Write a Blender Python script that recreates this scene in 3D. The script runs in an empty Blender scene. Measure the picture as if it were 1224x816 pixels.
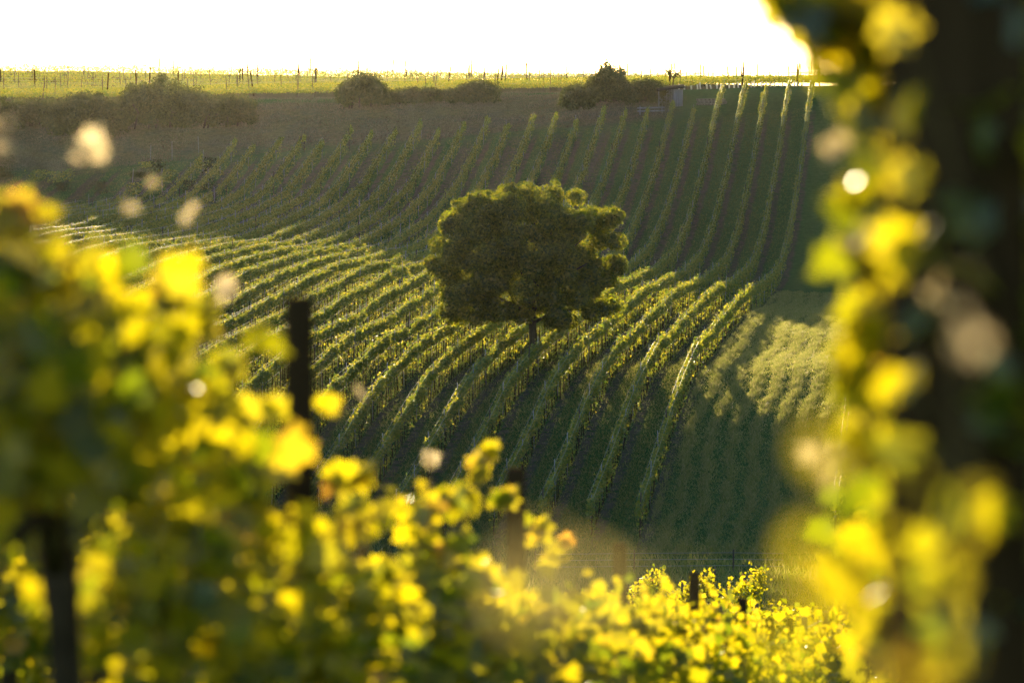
import bpy, math, random
import numpy as np
from mathutils import Vector

S = bpy.context.scene
COL = S.collection
rng = np.random.default_rng(7)
random.seed(7)

# ------------------------------------------------------------------ camera
F = 4590.0                      # focal length in pixels of the 1224 px wide photograph (135 mm on 36 mm)
YH = 60.0                       # row of the photograph at eye level
PITCH = math.atan((408 - YH) / F)
cd = bpy.data.cameras.new("camera")
cam = bpy.data.objects.new("camera", cd)
COL.objects.link(cam)
S.camera = cam
cd.sensor_width = 36.0
cd.lens = 135.0
cd.clip_start = 0.2
cd.clip_end = 6000
cam.location = (0, 0, 0)
cam.rotation_euler = (math.pi / 2 - PITCH, 0, 0)
cd.dof.use_dof = True
cd.dof.focus_distance = 255
cd.dof.aperture_fstop = 3.4

# ------------------------------------------------------------------ light
SUN_EL = math.radians(7.0)
SUN_AZ = math.radians(-4.4)     # to the left of the view axis, in front of the camera
w = bpy.data.worlds.new("World")
S.world = w
w.use_nodes = True
nt = w.node_tree
nt.nodes.clear()
sky = nt.nodes.new("ShaderNodeTexSky")
sky.sky_type = 'NISHITA'
sky.sun_disc = False
sky.sun_elevation = SUN_EL
sky.sun_rotation = SUN_AZ
sky.air_density = 0.7
sky.dust_density = 0.35
sky.altitude = 400
bg = nt.nodes.new("ShaderNodeBackground")
bg.inputs["Strength"].default_value = 0.09
out = nt.nodes.new("ShaderNodeOutputWorld")
nt.links.new(sky.outputs[0], bg.inputs[0])
nt.links.new(bg.outputs[0], out.inputs[0])

sd = bpy.data.lights.new("sun", 'SUN')
sun = bpy.data.objects.new("sun", sd)
COL.objects.link(sun)
sd.energy = 5.0
sd.angle = math.radians(0.5)
sd.color = (1.0, 0.80, 0.50)
tosun = Vector((math.sin(SUN_AZ) * math.cos(SUN_EL), math.cos(SUN_AZ) * math.cos(SUN_EL), math.sin(SUN_EL)))
sun.rotation_euler = (-tosun).to_track_quat('-Z', 'Y').to_euler()
sun.location = (0, 0, 60)

S.view_settings.view_transform = 'Standard'
S.view_settings.look = 'None'
S.view_settings.gamma = 1
S.view_settings.exposure = 1.6
S.cycles.use_denoising = True
S.cycles.max_bounces = 6
S.cycles.diffuse_bounces = 3
S.cycles.glossy_bounces = 2
S.cycles.transmission_bounces = 4
S.cycles.volume_bounces = 0
S.cycles.sample_clamp_indirect = 6


# ------------------------------------------------------------------ helpers
def mesh(name, V, Fc, mat=None, smooth=False, k=None):
    """mesh from numpy arrays; Fc is (M, k) of vertex indices or a list of such arrays"""
    V = np.asarray(V, dtype=np.float32)
    fl = [np.asarray(f, dtype=np.int32) for f in (Fc if isinstance(Fc, (list, tuple)) else [Fc]) if len(f)]
    me = bpy.data.meshes.new(name)
    me.vertices.add(len(V))
    me.vertices.foreach_set("co", V.ravel())
    nl = sum(f.size for f in fl)
    npoly = sum(len(f) for f in fl)
    me.loops.add(nl)
    me.loops.foreach_set("vertex_index", np.concatenate([f.ravel() for f in fl]))
    me.polygons.add(npoly)
    tot = np.concatenate([np.full(len(f), f.shape[1], dtype=np.int32) for f in fl])
    st = np.concatenate([[0], np.cumsum(tot)[:-1]]).astype(np.int32)
    me.polygons.foreach_set("loop_start", st)
    me.polygons.foreach_set("loop_total", tot)
    if smooth:
        me.polygons.foreach_set("use_smooth", np.ones(npoly, dtype=bool))
    me.update(calc_edges=True)
    if mat:
        me.materials.append(mat)
    return me


def link(name, me, parent=None, loc=None, rz=None):
    o = bpy.data.objects.new(name, me)
    COL.objects.link(o)
    if parent is not None:
        o.parent = parent
    if loc is not None:
        o.location = loc
    if rz is not None:
        o.rotation_euler = (0, 0, rz)
    return o


def tag(o, label, cat, group=None, kind=None):
    if label:
        o["label"] = label
        o["category"] = cat
    if group:
        o["group"] = group
    if kind:
        o["kind"] = kind
    return o


def empty(name, loc, label, cat, group=None, rz=0):
    o = link(name, None, None, loc, rz)
    o.empty_display_size = 0.2
    return tag(o, label, cat, group)


class Geo:
    """collects tubes and boxes into one mesh"""
    def __init__(self):
        self.v, self.f, self.n = [], [], 0

    def add(self, V, Fc):
        self.v.append(np.asarray(V, dtype=float))
        self.f.append(np.asarray(Fc, dtype=int) + self.n)
        self.n += len(V)

    def tube(self, pts, rad, sides=6, cap=True):
        P = np.asarray(pts, dtype=float)
        R = np.full(len(P), rad) if np.isscalar(rad) else np.asarray(rad, dtype=float)
        T = np.gradient(P, axis=0)
        T /= np.linalg.norm(T, axis=1)[:, None] + 1e-9
        up = np.array([0.0, 0.0, 1.0]) if abs(T[0][2]) < 0.9 else np.array([1.0, 0, 0])
        A = np.cross(T, up)
        A /= np.linalg.norm(A, axis=1)[:, None] + 1e-9
        B = np.cross(T, A)
        th = np.arange(sides) * 2 * np.pi / sides
        V = P[:, None, :] + R[:, None, None] * (np.cos(th)[None, :, None] * A[:, None, :] + np.sin(th)[None, :, None] * B[:, None, :])
        V = V.reshape(-1, 3)
        q = []
        for i in range(len(P) - 1):
            for j in range(sides):
                k = (j + 1) % sides
                q.append((i * sides + j, i * sides + k, (i + 1) * sides + k, (i + 1) * sides + j))
        nV = len(V)
        if cap:
            V = np.vstack([V, P[-1:], P[:1]])
            e = (len(P) - 1) * sides
            for j in range(sides):
                k = (j + 1) % sides
                q.append((e + j, e + k, nV, nV))
                q.append((k, j, nV + 1, nV + 1))
        self.add(V, q)

    def box(self, c, s, rz=0.0, taper=1.0):
        x, y, z = np.asarray(s, dtype=float) / 2
        V = np.array([[-x, -y, -z], [x, -y, -z], [x, y, -z], [-x, y, -z],
                      [-x * taper, -y * taper, z], [x * taper, -y * taper, z], [x * taper, y * taper, z], [-x * taper, y * taper, z]])
        ca, sa = math.cos(rz), math.sin(rz)
        V = V @ np.array([[ca, sa, 0], [-sa, ca, 0], [0, 0, 1]]) + np.asarray(c, dtype=float)
        self.add(V, [(0, 3, 2, 1), (4, 5, 6, 7), (0, 1, 5, 4), (1, 2, 6, 5), (2, 3, 7, 6), (3, 0, 4, 7)])

    def mesh(self, name, mat, smooth=False):
        V = np.vstack(self.v)
        Q = np.vstack(self.f)
        tri = Q[:, 2] == Q[:, 3]
        return mesh(name, V, [Q[~tri], Q[tri][:, :3]], mat, smooth)


def rand_dirs(n, r):
    v = r.normal(size=(n, 3))
    return v / (np.linalg.norm(v, axis=1)[:, None] + 1e-9)


def frames(N, r):
    """orthonormal frames with normals N and a random spin"""
    t = rand_dirs(len(N), r)
    U = np.cross(N, t)
    U /= np.linalg.norm(U, axis=1)[:, None] + 1e-9
    return U, np.cross(N, U)


def quad_leaves(P, size, r, N=None, fold=0.25):
    """small folded diamond leaves: cheap, for foliage a hundred metres off and more"""
    n = len(P)
    if N is None:
        N = rand_dirs(n, r)
    U, W = frames(N, r)
    s = np.broadcast_to(np.asarray(size, dtype=float), (n,))[:, None]
    a = r.uniform(0.38, 0.6, (n, 1))
    V = np.empty((n, 4, 3))
    V[:, 0] = P - U * s * 0.55
    V[:, 1] = P + W * s * a + N * s * fold * 0.5 + U * s * 0.08
    V[:, 2] = P + U * s * 0.6 - N * s * 0.1
    V[:, 3] = P - W * s * a + N * s * fold * 0.5 + U * s * 0.08
    i = np.arange(n)[:, None] * 4
    # two triangles along the midrib
    T = np.concatenate([i + np.array([[0, 1, 2]]), i + np.array([[0, 2, 3]])])
    return V.reshape(-1, 3), T


# a vine leaf: five lobes, toothed outline, slightly cupped
_rim = [(-90, .10), (-62, .42), (-40, .34), (-14, .54), (8, .36), (28, .44), (50, .60), (68, .40), (90, .66),
        (112, .40), (130, .60), (152, .44), (172, .36), (194, .54), (220, .34), (242, .42)]
LEAF_RIM = np.array([[math.cos(math.radians(t)) * q, math.sin(math.radians(t)) * q] for t, q in _rim])


def lobed_leaves(P, size, r, N=None):
    n = len(P)
    if N is None:
        N = rand_dirs(n, r)
    U, W = frames(N, r)
    s = np.broadcast_to(np.asarray(size, dtype=float), (n,))[:, None, None]
    m = len(LEAF_RIM)
    L = np.zeros((m + 1, 2))
    L[1:] = LEAF_RIM
    rr = (L ** 2).sum(1)
    cup = r.uniform(-0.2, 0.75, (n, 1, 1))
    crease = r.uniform(0.0, 0.5, (n, 1, 1))
    h = -cup * rr[None, :, None] + crease * np.abs(L[None, :, 0:1])
    V = P[:, None, :] + s * (L[None, :, 0:1] * U[:, None, :] + L[None, :, 1:2] * W[:, None, :] + h * N[:, None, :])
    i = np.arange(n)[:, None, None] * (m + 1)
    tri = np.array([[0, 1 + j, 1 + (j + 1) % m] for j in range(m)])
    T = (i + tri[None]).reshape(-1, 3)
    return V.reshape(-1, 3), T


# ------------------------------------------------------------------ materials
def newmat(name):
    m = bpy.data.materials.new(name)
    m.use_nodes = True
    m.node_tree.nodes.clear()
    return m, m.node_tree.nodes, m.node_tree.links


def ramp(N, L, fac, stops):
    r = N.new("ShaderNodeValToRGB")
    cr = r.color_ramp
    while len(cr.elements) < len(stops):
        cr.elements.new(0.5)
    for e, (p, c) in zip(cr.elements, stops):
        e.position = p
        e.color = (*c, 1)
    L.new(fac, r.inputs[0])
    return r.outputs[0]


def leaf_material(name, refl, trans, mixf=0.5, gloss=0.06, rough=0.38):
    """thin leaf: reflects green, lets sunlight through yellower; every leaf its own tint"""
    m, N, L = newmat(name)
    g = N.new("ShaderNodeNewGeometry")
    rc = ramp(N, L, g.outputs["Random Per Island"], refl)
    tc = ramp(N, L, g.outputs["Random Per Island"], trans)
    d = N.new("ShaderNodeBsdfDiffuse")
    t = N.new("ShaderNodeBsdfTranslucent")
    L.new(rc, d.inputs[0])
    L.new(tc, t.inputs[0])
    mx = N.new("ShaderNodeMixShader")
    mx.inputs[0].default_value = mixf
    L.new(d.outputs[0], mx.inputs[1])
    L.new(t.outputs[0], mx.inputs[2])
    gl = N.new("ShaderNodeBsdfGlossy")
    gl.inputs["Roughness"].default_value = rough
    gl.inputs["Color"].default_value = (0.9, 0.9, 0.9, 1)
    m2 = N.new("ShaderNodeMixShader")
    m2.inputs[0].default_value = gloss
    L.new(mx.outputs[0], m2.inputs[1])
    L.new(gl.outputs[0], m2.inputs[2])
    o = N.new("ShaderNodeOutputMaterial")
    L.new(m2.outputs[0], o.inputs[0])
    return m


def plain(name, c1, c2, scale=8.0, rough=0.8, metal=0.0, bump=0.3, stretch=(1, 1, 1), spec=.0):
    m, N, L = newmat(name)
    tc = N.new("ShaderNodeTexCoord")
    mp = N.new("ShaderNodeMapping")
    mp.inputs["Scale"].default_value = stretch
    L.new(tc.outputs["Object"], mp.inputs[0])
    ns = N.new("ShaderNodeTexNoise")
    ns.inputs["Scale"].default_value = scale
    ns.inputs["Detail"].default_value = 6
    L.new(mp.outputs[0], ns.inputs["Vector"])
    col = ramp(N, L, ns.outputs["Fac"], [(0.3, c1), (0.7, c2)])
    b = N.new("ShaderNodeBsdfPrincipled")
    b.inputs["Roughness"].default_value = rough
    b.inputs["Metallic"].default_value = metal
    b.inputs["Specular IOR Level"].default_value = spec
    L.new(col, b.inputs["Base Color"])
    if bump:
        bp = N.new("ShaderNodeBump")
        bp.inputs["Strength"].default_value = bump
        bp.inputs["Distance"].default_value = 0.02
        L.new(ns.outputs["Fac"], bp.inputs["Height"])
        L.new(bp.outputs[0], b.inputs["Normal"])
    o = N.new("ShaderNodeOutputMaterial")
    L.new(b.outputs[0], o.inputs[0])
    return m


M_VINE = leaf_material("vine_leaf", [(0, (.034, .100, .018)), (.6, (.056, .14, .026)), (1, (.090, .15, .034))],
                       [(0, (.14, .25, .012)), (.45, (.38, .40, .016)), (1, (.76, .60, .03))], 0.5)
M_VINE_NEAR = leaf_material("vine_leaf_near", [(0, (.03, .07, .012)), (.6, (.05, .10, .018)), (.93, (.09, .10, .02)), (1, (.16, .08, .03))],
                            [(0, (.18, .25, .005)), (.25, (.42, .40, .005)), (.6, (.68, .565, .005)), (.95, (.80, .64, .006)), (1, (.6, .26, .04))], 0.58, 0.04, 0.3)
M_DRY = leaf_material("dry_leaf", [(0, (.18, .13, .06)), (1, (.32, .26, .15))], [(0, (.55, .40, .16)), (1, (.80, .66, .36))], 0.55, 0.12, 0.3)
M_GHOST = leaf_material("young_tip_leaf", [(0, (.3, .25, .08)), (1, (.5, .42, .2))], [(0, (.7, .55, .12)), (1, (.8, .68, .3))], 0.55, 0.1, 0.3)
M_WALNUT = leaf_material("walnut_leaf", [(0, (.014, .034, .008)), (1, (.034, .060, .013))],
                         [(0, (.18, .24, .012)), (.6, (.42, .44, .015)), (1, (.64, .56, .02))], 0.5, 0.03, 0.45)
M_BUSH = leaf_material("bush_leaf", [(0, (.014, .028, .008)), (1, (.034, .050, .015))],
                       [(0, (.08, .11, .015)), (1, (.24, .24, .04))], 0.4, 0.03, 0.5)
M_GRASS = leaf_material("grass_blade", [(0, (.06, .12, .030)), (.7, (.095, .16, .045)), (1, (.24, .22, .10))],
                        [(0, (.20, .25, .03)), (.6, (.36, .36, .05)), (1, (.55, .42, .16))], 0.5, 0.04, 0.4)
M_STRAW = leaf_material("straw_blade", [(0, (.09, .075, .04)), (1, (.20, .16, .095))], [(0, (.12, .10, .05)), (1, (.26, .2, .1))], 0.5, 0.06, 0.4)
M_BARK = plain("vine_bark", (.035, .026, .018), (.10, .075, .05), 30, .9, stretch=(1, 1, .25))
M_TRUNK = plain("tree_bark", (.05, .042, .032), (.13, .105, .08), 7, .9, stretch=(1, 1, .3))
M_POST = plain("weathered_post", (.07, .055, .042), (.19, .16, .13), 14, .8, stretch=(1, 1, .12))
M_STEEL = plain("galvanised_post", (.22, .22, .23), (.36, .36, .37), 20, .45, .6, bump=.1)
M_WIRE = plain("galvanised_wire", (.28, .28, .28), (.36, .36, .36), 20, .5, .85, bump=0, spec=.5)
M_CANE = plain("vine_cane", (.10, .07, .03), (.20, .15, .06), 20, .6)
M_PLANK = plain("grey_plank", (.16, .17, .18), (.30, .31, .33), 5, .85, stretch=(1, 1, .15))
M_ROOF = plain("dark_roofing", (.03, .028, .024), (.07, .062, .05), 6, 1.0, spec=0)
M_STONE = plain("dry_stone", (.13, .13, .115), (.24, .235, .20), 4, .9, bump=.8)

# ------------------------------------------------------------------ the lie of the land
A = 0.1163                      # rows run a little to the right of the view axis
SP = 2.486                      # spacing of the rows on the far slope
X00 = -16.09                    # the right-most full row


def zy(D, y):
    return -D * math.tan(PITCH + math.atan((y - 408) / F))


NEAR = [(-60, .4), (-25, -.6), (0, -1.65), (5, -1.95), (10.7, -2.65), (15.5, -3.62), (21, -4.62), (26.8, -5.62), (35, -7.25), (49, -9.2),
        (70, -12.1), (100, -16.7), (120, -19.1), (144, -21.5), (155, -22.3)]
VALLEY = [(165, 697), (175, 690), (183, 676), (190, 667)]
LEFT = [(205, 580), (221, 494), (240, 440), (261, 405), (280, 368), (300, 337), (320, 320), (339, 308), (348, 297), (374, 270), (391, 250),
        (400, 225), (415, 188), (420, 176), (426, 155), (433, 133), (440, 119)]
RIGHT = [(205, 580), (221, 494), (237, 444), (252, 425), (270, 400), (290, 378), (315, 366), (330, 354), (350, 334), (370, 283), (392, 210),
         (415, 131), (420, 120), (426, 110), (432, 105.5), (440, 104.5)]
LEFT_TOP = [(450, -5.55), (490, -4.9), (545, -3.5), (600, -4.0), (800, -12), (1300, -40)]
RIGHT_TOP = [(450, -4.3), (500, -4.7), (560, -5.2), (600, -5.8), (800, -13), (1300, -40)]
_D = np.arange(-60, 1300.1, 0.5)


def profile(side, top):
    pts = NEAR + [(d, zy(d, y)) for d, y in VALLEY + side] + top
    z = np.interp(_D, [p[0] for p in pts], [p[1] for p in pts])
    k = np.exp(-0.5 * (np.arange(-16, 17) * 0.5 / 2.6) ** 2)
    k /= k.sum()
    zz = np.convolve(np.pad(z, 16, mode='edge'), k, mode='valid')
    return zz


ZL, ZR = profile(LEFT, LEFT_TOP), profile(RIGHT, RIGHT_TOP)


def lumps(X, D):
    return (0.012 * np.sin(X * 1.3 + 0.7 * D) * np.sin(D * 0.9 - X * .4) + 0.08 * np.sin(X * 0.31 + 1.7) * np.sin(D * 0.23 + X * .11)
            + 0.012 * np.sin(3.1 * X - 1.9 * D) + 0.01 * np.sin(5.3 * D + 2.2 * X))


def ground(X, D):
    X, D = np.asarray(X, dtype=float), np.asarray(D, dtype=float)
    u = np.clip(X / np.maximum(D, 30.0), -0.115, 0.10)
    t = (u + 0.068) / 0.14
    return (1 - t) * np.interp(D, _D, ZL) + t * np.interp(D, _D, ZR) + lumps(X, D)


def gz(X, D):
    return float(ground(X, D))


def at(px, D):
    """x of the photograph's column px at depth D"""
    return (px - 612) / F * D


xs = np.concatenate([[-600, -400, -260, -180, -130, -100], np.arange(-80, 80.1, 0.8), [100, 130, 180, 260, 400, 600]])
ys = np.concatenate([[-60, -40, -20, -8], np.arange(0, 180, 2.0), np.arange(180, 450, 0.7), np.arange(450, 600, 4.0), [650, 720, 800, 900, 1050, 1300]])
GX, GY = np.meshgrid(xs, ys)
GZ = ground(GX, GY)
nx, ny = len(xs), len(ys)
idx = np.arange(nx * ny).reshape(ny, nx)
Q = np.stack([idx[:-1, :-1], idx[:-1, 1:], idx[1:, 1:], idx[1:, :-1]], -1).reshape(-1, 4)


def ground_material():
    m, N, L = newmat("hillside")

    def math_(op, a, b=None, c=None):
        n = N.new("ShaderNodeMath")
        n.operation = op
        for i, v in enumerate((a, b, c)):
            if v is None:
                continue
            if isinstance(v, (int, float)):
                n.inputs[i].default_value = v
            else:
                L.new(v, n.inputs[i])
        return n.outputs[0]

    def noise(scale, detail=5, vec=None):
        n = N.new("ShaderNodeTexNoise")
        n.inputs["Scale"].default_value = scale
        n.inputs["Detail"].default_value = detail
        L.new(vec or tc.outputs["Object"], n.inputs["Vector"])
        return n.outputs["Fac"]

    def mix(f, a, b):
        n = N.new("ShaderNodeMix")
        n.data_type = 'RGBA'
        if isinstance(f, (int, float)):
            n.inputs["Factor"].default_value = f
        else:
            L.new(f, n.inputs["Factor"])
        for s, v in (("A", a), ("B", b)):
            sock = [i for i in n.inputs if i.name == s and i.type == 'RGBA'][0]
            if isinstance(v, tuple):
                sock.default_value = (*v, 1)
            else:
                L.new(v, sock)
        return [o for o in n.outputs if o.type == 'RGBA'][0]

    def smooth(v, a, b):
        n = N.new("ShaderNodeMapRange")
        n.interpolation_type = 'SMOOTHSTEP'
        n.inputs["From Min"].default_value = a
        n.inputs["From Max"].default_value = b
        L.new(v, n.inputs["Value"])
        return n.outputs["Result"]

    tc = N.new("ShaderNodeTexCoord")
    sp = N.new("ShaderNodeSeparateXYZ")
    L.new(tc.outputs["Object"], sp.inputs[0])
    X, Y, Z = sp.outputs
    n1, n2, n3 = noise(0.35), noise(2.2), noise(0.09, 3)
    grass = ramp(N, L, n2, [(.25, (.040, .090, .026)), (.55, (.065, .130, .040)), (.8, (.11, .155, .06))])
    soil = ramp(N, L, n2, [(.25, (.065, .062, .042)), (.6, (.115, .108, .075)), (.85, (.18, .168, .12))])
    straw = ramp(N, L, n2, [(.25, (.08, .07, .036)), (.6, (.15, .13, .068)), (.85, (.24, .20, .115))])
    # strips of bare earth along the right-hand foot of every row, wider in every other lane
    s = math_('DIVIDE', math_('ADD', math_('SUBTRACT', X, math_('MULTIPLY', Y, A)), -X00), SP)
    s = math_('ADD', s, math_('MULTIPLY', math_('SUBTRACT', n1, .5), .22))
    fr = math_('FRACT', s)
    odd = math_('GREATER_THAN', math_('FRACT', math_('MULTIPLY', s, .5)), .5)
    up = math_('MULTIPLY', smooth(Y, 290, 345), math_('SUBTRACT', 1, smooth(X, 4, 18)))
    width = math_('ADD', math_('MULTIPLY', math_('MULTIPLY', odd, up), .35), .22)
    strip = math_('MULTIPLY', smooth(fr, -.04, .05), math_('SUBTRACT', 1, smooth(math_('SUBTRACT', fr, width), -.05, .12)))
    strip = math_('MULTIPLY', strip, math_('LESS_THAN', s, .75))
    zone = math_('MULTIPLY', smooth(Y, 186, 196), math_('SUBTRACT', 1, smooth(Y, 408, 418)))
    strip = math_('MULTIPLY', math_('MULTIPLY', strip, zone), smooth(n2, .30, .5))
    c = mix(strip, grass, soil)
    bank = math_('MULTIPLY', smooth(math_('ADD', Y, math_('MULTIPLY', n3, 10)), 418, 426), .85)
    bank = math_('MULTIPLY', bank, math_('SUBTRACT', 1, smooth(X, 16, 20)))
    bank = math_('MULTIPLY', bank, math_('SUBTRACT', 1, smooth(Y, 436, 440)))
    c = mix(bank, c, mix(smooth(n1, .35, .6), soil, straw))
    top = smooth(Y, 443, 446)
    c = mix(top, c, straw)
    # trampled, weedy corner to the left
    weed = math_('MULTIPLY', math_('SUBTRACT', 1, smooth(math_('ADD', X, math_('MULTIPLY', n3, 6)), -34, -26)), smooth(Y, 350, 370))
    c = mix(math_('MULTIPLY', math_('MULTIPLY', weed, smooth(n1, .5, .65)), .45), c, straw)
    b = N.new("ShaderNodeBsdfDiffuse")
    L.new(c, b.inputs["Color"])
    b.inputs["Roughness"].default_value = .6
    bp = N.new("ShaderNodeBump")
    bp.inputs["Strength"].default_value = .8
    bp.inputs["Distance"].default_value = .12
    L.new(noise(5, 8), bp.inputs["Height"])
    L.new(bp.outputs[0], b.inputs["Normal"])
    o = N.new("ShaderNodeOutputMaterial")
    L.new(b.outputs[0], o.inputs[0])
    return m


gr = link("ground", mesh("ground", np.stack([GX.ravel(), GY.ravel(), GZ.ravel()], 1), Q, ground_material(), smooth=True))
gr["kind"] = "structure"

# ------------------------------------------------------------------ haze
HAZE = 0.0000068
hz = Geo()
hz.box((0, 630, -17), (1300, 1400, 52))
mh, N, L = newmat("air")
pv = N.new("ShaderNodeVolumePrincipled")
pv.inputs["Color"].default_value = (1.0, .98, .82, 1)
pv.inputs["Density"].default_value = HAZE
pv.inputs["Anisotropy"].default_value = 0.95
o = N.new("ShaderNodeOutputMaterial")
L.new(pv.outputs[0], o.inputs["Volume"])
h = link("haze", hz.mesh("haze", mh))
h["kind"] = "stuff"

# ------------------------------------------------------------------ words
ORD = ("first second third fourth fifth sixth seventh eighth ninth tenth eleventh twelfth thirteenth fourteenth fifteenth sixteenth "
       "seventeenth eighteenth nineteenth twentieth twenty-first twenty-second twenty-third twenty-fourth twenty-fifth twenty-sixth "
       "twenty-seventh twenty-eighth twenty-ninth thirtieth thirty-first thirty-second thirty-third thirty-fourth thirty-fifth "
       "thirty-sixth thirty-seventh thirty-eighth thirty-ninth fortieth").split()

# ------------------------------------------------------------------ shared small meshes
def stem_mesh(seed, h=1.15, r=0.028):
    q = random.Random(seed)
    g = Geo()
    pts = [(0, 0, -.1)]
    x = y = 0
    for i in range(1, 5):
        x += q.uniform(-.05, .05)
        y += q.uniform(-.05, .05)
        pts.append((x, y, h * i / 4))
    g.tube(pts, [r * 1.3, r * 1.1, r, r * .9, r * .7], 5)
    return g.mesh("stem", M_BARK)


STEMS = [stem_mesh(i) for i in range(5)]


def post_mesh(h, r, mat, sides=6):
    g = Geo()
    g.tube([(0, 0, -.3), (0, 0, h * .5), (0, 0, h - .02), (0, 0, h)], [r, r, r * .96, r * .8], sides)
    return g.mesh("post", mat)


M_DARKPOST = plain("old_dark_post", (.030, .018, .008), (.085, .052, .024), 9, .9, stretch=(1, 1, .12))
POST_WOOD = post_mesh(2.0, .045, M_POST)
POST_STEEL = post_mesh(2.05, .028, M_STEEL)
POST_TALL = post_mesh(3.0, .10, M_DARKPOST)
POST_NEAR = post_mesh(2.0, .042, M_DARKPOST, 9)
POST_END = post_mesh(2.75, .105, M_DARKPOST, 10)
POST_THIN = post_mesh(2.75, .05, M_POST)


def clump_noise(t, r, n=7, lo=0.6, hi=6.0):
    v = np.zeros_like(t)
    for k in range(n):
        v += np.sin(t * 2 * np.pi / r.uniform(lo, hi) + r.uniform(0, 6.28)) / n
    return v


def row_foliage(D, X0, a, r, per_m, size, top, low, wid):
    """leaves of a vine row along X = X0 + a D, uneven along its length; returns points and sizes"""
    vd = np.arange(D[0], D[1], 1.12)
    vd = vd + r.normal(0, .12, len(vd))
    strength = np.clip(r.normal(1, .28, len(vd)), .15, 1.6) * (r.uniform(0, 1, len(vd)) > .035)
    slow = 1 + .35 * clump_noise(vd, r, 5, 6, 40)
    cnt = np.maximum((strength * slow * per_m * 1.12), 0).astype(int)
    tall = .22 * (np.clip(strength, .5, 1.4) - 1) + r.normal(0, .07, len(vd))
    d = np.repeat(vd, cnt)
    n = len(d)
    tl = np.repeat(tall, cnt)
    sway = np.repeat(r.normal(0, .07, len(vd)), cnt)
    d = d + np.clip(r.normal(0, .38, n), -.9, .9)
    v = r.beta(2.2, 1.5, n)
    z = low + (top + tl - low) * v
    # a few upright and hanging shoots on every vine
    sh = r.uniform(0, 1, n) < .10
    key = np.floor(d * 5)
    sx = np.sin(key * 12.9898) * 43758.5453
    sx = sx - np.floor(sx)
    up = sh & (sx > .45)
    z[up] = (top + tl)[up] + r.uniform(-.1, .42, up.sum()) * sx[up]
    dn = r.uniform(0, 1, n) < .06
    z[dn] = r.uniform(.15, low, dn.sum())
    lat = r.normal(0, wid, n) * (1.25 - .6 * v) + sway
    return d, X0 + a * d + lat, z, r.uniform(.75, 1.3, n) * size


WIRES_Z = (0.95, 1.35, 1.75)


def wire_mesh(name, D0, D1, X0, a, hz_, step=6.0, rad=.006, lat=0.0, mat=None):
    ds = np.arange(D0, D1 + .1, step)
    if len(ds) < 2:
        ds = np.array([D0, D1])
    X = X0 + a * ds + lat
    g = Geo()
    g.tube(np.stack([X, ds, ground(X, ds) + hz_], 1), rad, 4, cap=False)
    return g.mesh(name, mat or M_WIRE)


# ------------------------------------------------------------------ vine rows of the far slope
TREE_N = 4
row_top, row_list = {}, []
for n in [-5, -4] + list(range(0, 32)):
    d1 = (423.0 if n < 5 else 415.0) + (2.0 * math.sin(n * 2.3))
    if n >= 26:
        d1 = 410 - 7 * (n - 26)
    X0 = X00 - SP * n
    # left end of what the frame can show
    d0 = 194.0
    if n > 12:
        d0 = max(d0, -X0 / (A + 660 / F) - 6)
    if d1 - d0 > 15:
        row_list.append((n, d0, d1, X0))

for n, d0, d1, X0 in row_list:
    r = np.random.default_rng(100 + n)
    base = (X0 + A * d0, d0, gz(X0 + A * d0, d0))
    k = TREE_N - n
    if n == -4:
        lab = "thin trellised vine row along the right edge of the sunlit grass strip"
    elif n == -5:
        lab = "thin vine row beyond the grass strip, behind the blurred leaves at right"
    elif k == 0:
        lab = "green vine row running downhill from the foot of the lone tree"
    elif n == 0:
        lab = "leafy vine row bordering the open grass strip, fourth right of the lone tree"
    elif k > 0:
        lab = f"leafy vine row on the far slope, {ORD[k - 1]} to the right of the lone tree"
    else:
        lab = f"leafy vine row on the far slope, {ORD[-k - 1]} to the left of the lone tree"
    root = empty("vine_row", base, lab, "vine row", "vine rows on the far slope")
    B = np.array(base)
    per = 235 if 0 <= n < 26 else (110 if n > 0 else 90)
    d, X, hgt, s = row_foliage((d0, d1), X0, A, r, per, .12, 1.76, 1.16, .10)
    P = np.stack([X, d, ground(X, d) + hgt], 1) - B
    V, T = quad_leaves(P, s, r)
    link("foliage", mesh("foliage", V, T, M_VINE), root)
    # wires
    for hz_, lt in ((1.0, 0), (1.55, .1), (1.98, -.13), (1.98, .13)):
        me = wire_mesh("wire", d0, d1, X0, A, hz_, lat=lt)
        me.transform(__import__("mathutils").Matrix.Translation(-Vector(base)))
        link("wire", me, root)
    # posts every six metres, stems near enough to tell apart
    pd = np.arange(d0 + .5, d1 + .5, 6.2)
    for i, dd in enumerate(pd):
        xx = X0 + A * dd
        p = link("post", POST_STEEL if (i % 3 or n % 2) else POST_WOOD, root, (xx - B[0], dd - B[1], gz(xx, dd) - B[2]))
        p.rotation_euler = (r.normal(0, .03), r.normal(0, .03), 0)
        p.scale = (1, 1, r.uniform(1.0, 1.2))
    sd_ = np.arange(d0 + .2, min(d1, 300), 1.15)[:100]
    for dd in sd_:
        dd += r.uniform(-.15, .15)
        xx = X0 + A * dd + r.normal(0, .03)
        q = link("stem", STEMS[int(r.integers(5))], root, (xx - B[0], dd - B[1], gz(xx, dd) - B[2]), r.uniform(0, 6.28))
        q.scale = (1, 1, r.uniform(.85, 1.1))

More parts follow.
